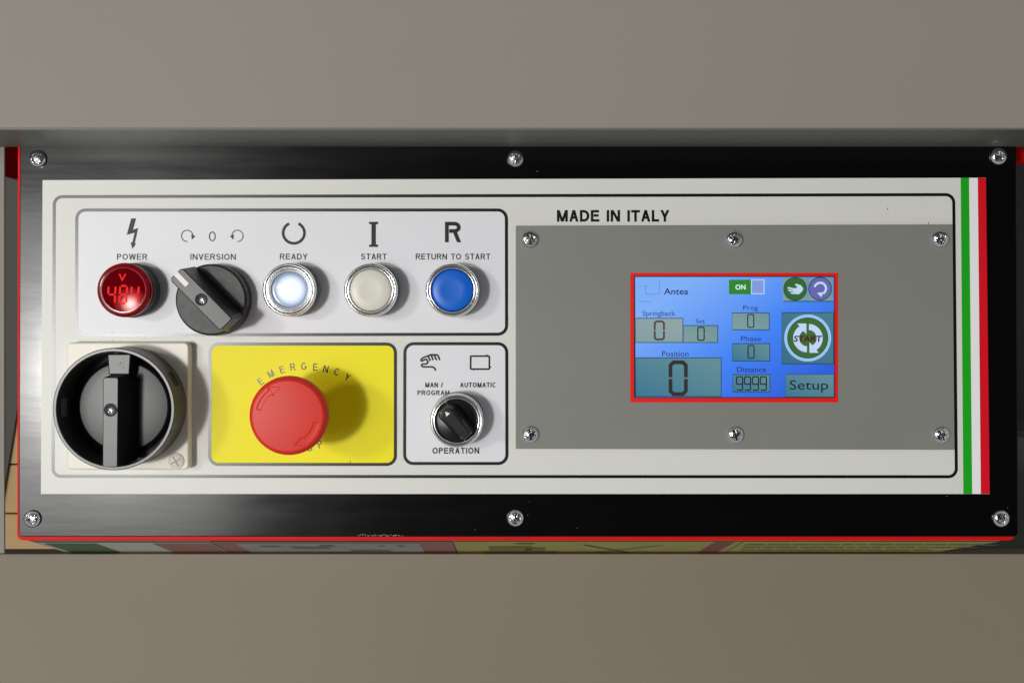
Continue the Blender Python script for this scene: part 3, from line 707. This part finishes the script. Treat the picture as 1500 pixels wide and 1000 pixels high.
for a_, m_s in (((170.6, 189.4), M['midp']), ((20.5, 36.5), M['rubber']), ((-66.5, -53.5), M['rubber'])):  # inserts close the slots; their tone stands for the shade inside
    at(lathe('slot_shade', [(80.3, 39.6), (84.0, 39.6), (84.0, 62.4), (80.3, 62.4)], m_s, ms, closed=True, ang=a_, n=8))
at(lathe('dial', [(80, 26), (71, 26), (69, 27), (64.5, 36), (62.5, 37.4), (50, 38.5), (25, 39.2), (0, 39.4)], M['dial'], ms, n=96, smooth=28))
hb = [(-21, -82), (-21, 40), (-17, 48), (17, 48), (21, 40), (21, -82)]
hb = [(-20, -76), (20, -76), (20, 38), (13, 48), (-13, 48), (-20, 38)]
ht = [(-11.0, -79), (9.5, -79), (10.8, 42), (9, 45), (-9, 45), (-10.4, 42)]
h1 = at(local_prism('handle', hb, ht, 36, 91, M['handle'], ms, bevel=1.0, segs=2))
h1.rotation_euler = (0, 0, 0)
nb = [(-18, 46), (18, 46), (18, 76), (-18, 76)]; ntp = [(-14, 47), (15, 47), (17, 76), (-16, 76)]
at(local_prism('pointer_nose', nb, ntp, 38, 58, M['handle'], ms, bevel=1.5, segs=2))
on = flat('position_lettering', [[(x, y, 58.4) for x, y, z in q] for q in text_polys('ON', ax-6.5, ax+7.5, ay-64, ay-56.5, 1.3, 58.4)], M['midp'], ms)
at(lathe('screw_well', [(9.2, 91.5), (9, 91.9), (8.2, 91.6), (0, 91.4)], M['rubber'], ms, n=32))
o = bpy.data.objects.new('retaining_screw', sm); o.scale = (.42,)*3; link(o, ms); at(o); o.location += Vector((1.5*S, -1*S, 91.5*S))
c = W(*PP(258, 675, 21), 0)
o = lathe('base_screw', [(0, 23.6), (10.4, 23.6), (11.4, 23), (11.8, 21)], M['cream'], ms, n=40); o.location = c
for a_ in (30, 120):
    o = local_prism('screw_slot', rotp([(-8, -.9), (8, -.9), (8, .9), (-8, .9)], a_), rotp([(-8, -.9), (8, -.9), (8, .9), (-8, .9)], a_), 23.3+a_/1000, 23.9+a_/1000, mat('cream_shadow_groove', rgb(170, 164, 150), .6), ms); o.location = c

# emergency stop
es = root_at('emergency_stop_button', 443.8, 598.4, 0.55, [(0, 22), (30, 22), (31, 20), (33.5, 8), (34, 0)], M['ycollar']); es['label'] = 'red mushroom emergency stop button on the yellow field'
lathe('stem', [(24, 21), (24, 30), (27, 40), (27, 72)], M['estop'], es, n=48)
# mushroom head with two sunk turning arrows
def head():
    nr, na = 96, 300; V = []; F = []; R = 53.6
    def inarrow(x, y):
        best = 0.0
        for s_ in (1, -1):
            X, Y = x*s_, y*s_; r = math.hypot(X, Y); a = math.degrees(math.atan2(Y, X)) % 360
            L = math.radians(1)*max(r, 1)
            d1 = min((a-124)*L, (168-a)*L, r-36.4, 43.6-r)       # shaft, distance to its edge in px
            d2 = min((a-102)*L*0.42-abs(r-40)*0.9, (125.5-a)*L)   # head
            best = max(best, d1, d2)
        return max(0.0, min(1.0, best/0.9))
    zt = 114.0
    prof = []
    for i in range(nr+1):
        t = i/nr; r = 48*t; prof.append((r, zt+1.6*(1-t*t)-0.3))
    prof += [(49.6, 112.6), (51.6, 111), (53.2, 108), (54.1, 104), (54.3, 99), (53.6, 92), (51, 86), (47, 80), (40, 75), (27, 72), (26, 72)]
    rings = []
    for k, (r, z) in enumerate(prof):
        if r < 1e-6: rings.append([0]*na); V.append((0, 0, z*S)); continue
        row = []
        for j in range(na):
            a = 2*math.pi*j/na; x, y = r*math.cos(a), r*math.sin(a)
            dz = 0
            if k <= nr: dz = -0.6*inarrow(x, y)
            row.append(len(V)); V.append((x*S, y*S, (z+dz)*S))
        rings.append(row)
    for a, b_ in zip(rings[:-1], rings[1:]):
        for j in range(na):
            q = []
            for k in (a[j], b_[j], b_[(j+1) % na], a[(j+1) % na]):
                if k not in q: q.append(k)
            if len(q) >= 3: F.append(q)
    me = bpy.data.meshes.new('mushroom_head'); me.from_pydata(V, [], F)
    for p in me.polygons: p.use_smooth = True
    me.set_sharp_from_angle(angle=math.radians(42)); me.materials.append(M['estop']); return link(bpy.data.objects.new('mushroom_head', me), es)
head()

# ---------------------------------------------------------------- labels on the slanting front face
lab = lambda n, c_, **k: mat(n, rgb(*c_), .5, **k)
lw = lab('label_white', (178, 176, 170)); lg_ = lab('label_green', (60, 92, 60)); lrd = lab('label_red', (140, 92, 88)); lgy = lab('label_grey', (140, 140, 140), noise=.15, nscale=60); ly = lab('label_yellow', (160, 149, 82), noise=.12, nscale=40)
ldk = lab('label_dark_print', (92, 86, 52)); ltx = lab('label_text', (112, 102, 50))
st1 = fpoly('flag_sticker', [(50, .03), (306, .03), (306, 1.6), (50, 1.6)], 1.0, lw, con)
def fsub(name, a, b, t0, t1, m, par, out=1.4, sk=0):
    return fpoly(name, [(a, t0), (b, t0), (b+sk, t1), (a+sk, t1)], out, m, par)
fsub('flag_stripe', 60, 136, .06, 1.6, lg_, st1); fsub('flag_stripe', 220, 303, .06, 1.6, lrd, st1)
st2 = fpoly('warning_label', [(309, .0), (663, .0), (663, 1.6), (309, 1.6)], 1.0, lrd, con)
fsub('label_field', 342, 614, .05, 1.6, lgy, st2)
for a, b, t0, t1 in ((372, 400, .13, .17), (415, 470, .16, .24), (462, 482, .10, .17), (500, 560, .28, .33), (550, 556, .12, .16), (578, 585, .12, .17), (455, 500, .36, .42)):
    fsub('label_print', a, b, t0, t1, lab('label_grey_print', (96, 92, 92)), st2, 1.8, 3)
st3 = fpoly('warning_label', [(665, .0), (1085, .0), (1085, 1.6), (665, 1.6)], 1.0, ly, con)
for a, b, t0, t1 in ((715, 780, .16, .30), (770, 800, .20, .30), (704, 820, .33, .36), (755, 783, .05, .08)):
    fsub('label_print', a, b, t0, t1, ltx, st3, 1.8)
for (a, t0), (b, t1) in (((856, .10), (945, .42)), ((975, .12), (860, .42))):
    fpoly('label_print', [(a-3, t0), (a+3, t0), (b+3, t1), (b-3, t1)], 1.9+(.1 if a < 900 else 0), ldk, st3)
fpoly('label_print', [(1046, .02), (1075, .02), (1069, .45), (1040, .45)], 1.8, lab('label_maroon', (124, 62, 62)), st3)
st4 = fpoly('warning_label', [(1087, .0), (1460, .0), (1265, 1.6), (1087, 1.6)], 1.0, ly, con)
for r_ in range(4):
    x = 1096+3*r_
    while x < 1440-40*(r_ > 1)*(r_-1):
        ww = random.uniform(14, 42); fsub('label_print', x, x+ww, .09+.09*r_, .115+.09*r_, ltx, st4, 1.6, 0); x += ww+random.uniform(2, 5)
# dust and little chips on the black plate
dust = lab('dust', (190, 190, 185))
DS = 0.5
for x, y, r in ((100, 762, 1.0), (61, 723.5, 1.4), (147, 742, .6), (696, 775, .8), (773, 754, .9), (845, 773, .8), (775, 735, .6), (1387, 726, .9), (1449, 710, .7), (787, 251, 1.1), (1476, 743, .8), (1018, 191, .6)):
    if y < 215: continue
    r *= DS
    flat('dust_speck', [[(x+r*math.cos(k*1.05)*1.4, y+r*.6*math.sin(k*1.05)-r*.5*math.cos(k*1.05), .12) for k in range(6)]], dust, plate)
for k in range(26):
    x = 526+k*2.5+random.uniform(-1, 1); y = 783.5+random.uniform(-1.3, .9); r = random.uniform(.4, .9)
    flat('paint_chip', [[(x-r, y, .12), (x, y-r, .12), (x+r*1.3, y-.2, .12), (x+.2, y+r*.8, .12)]], dust, plate)
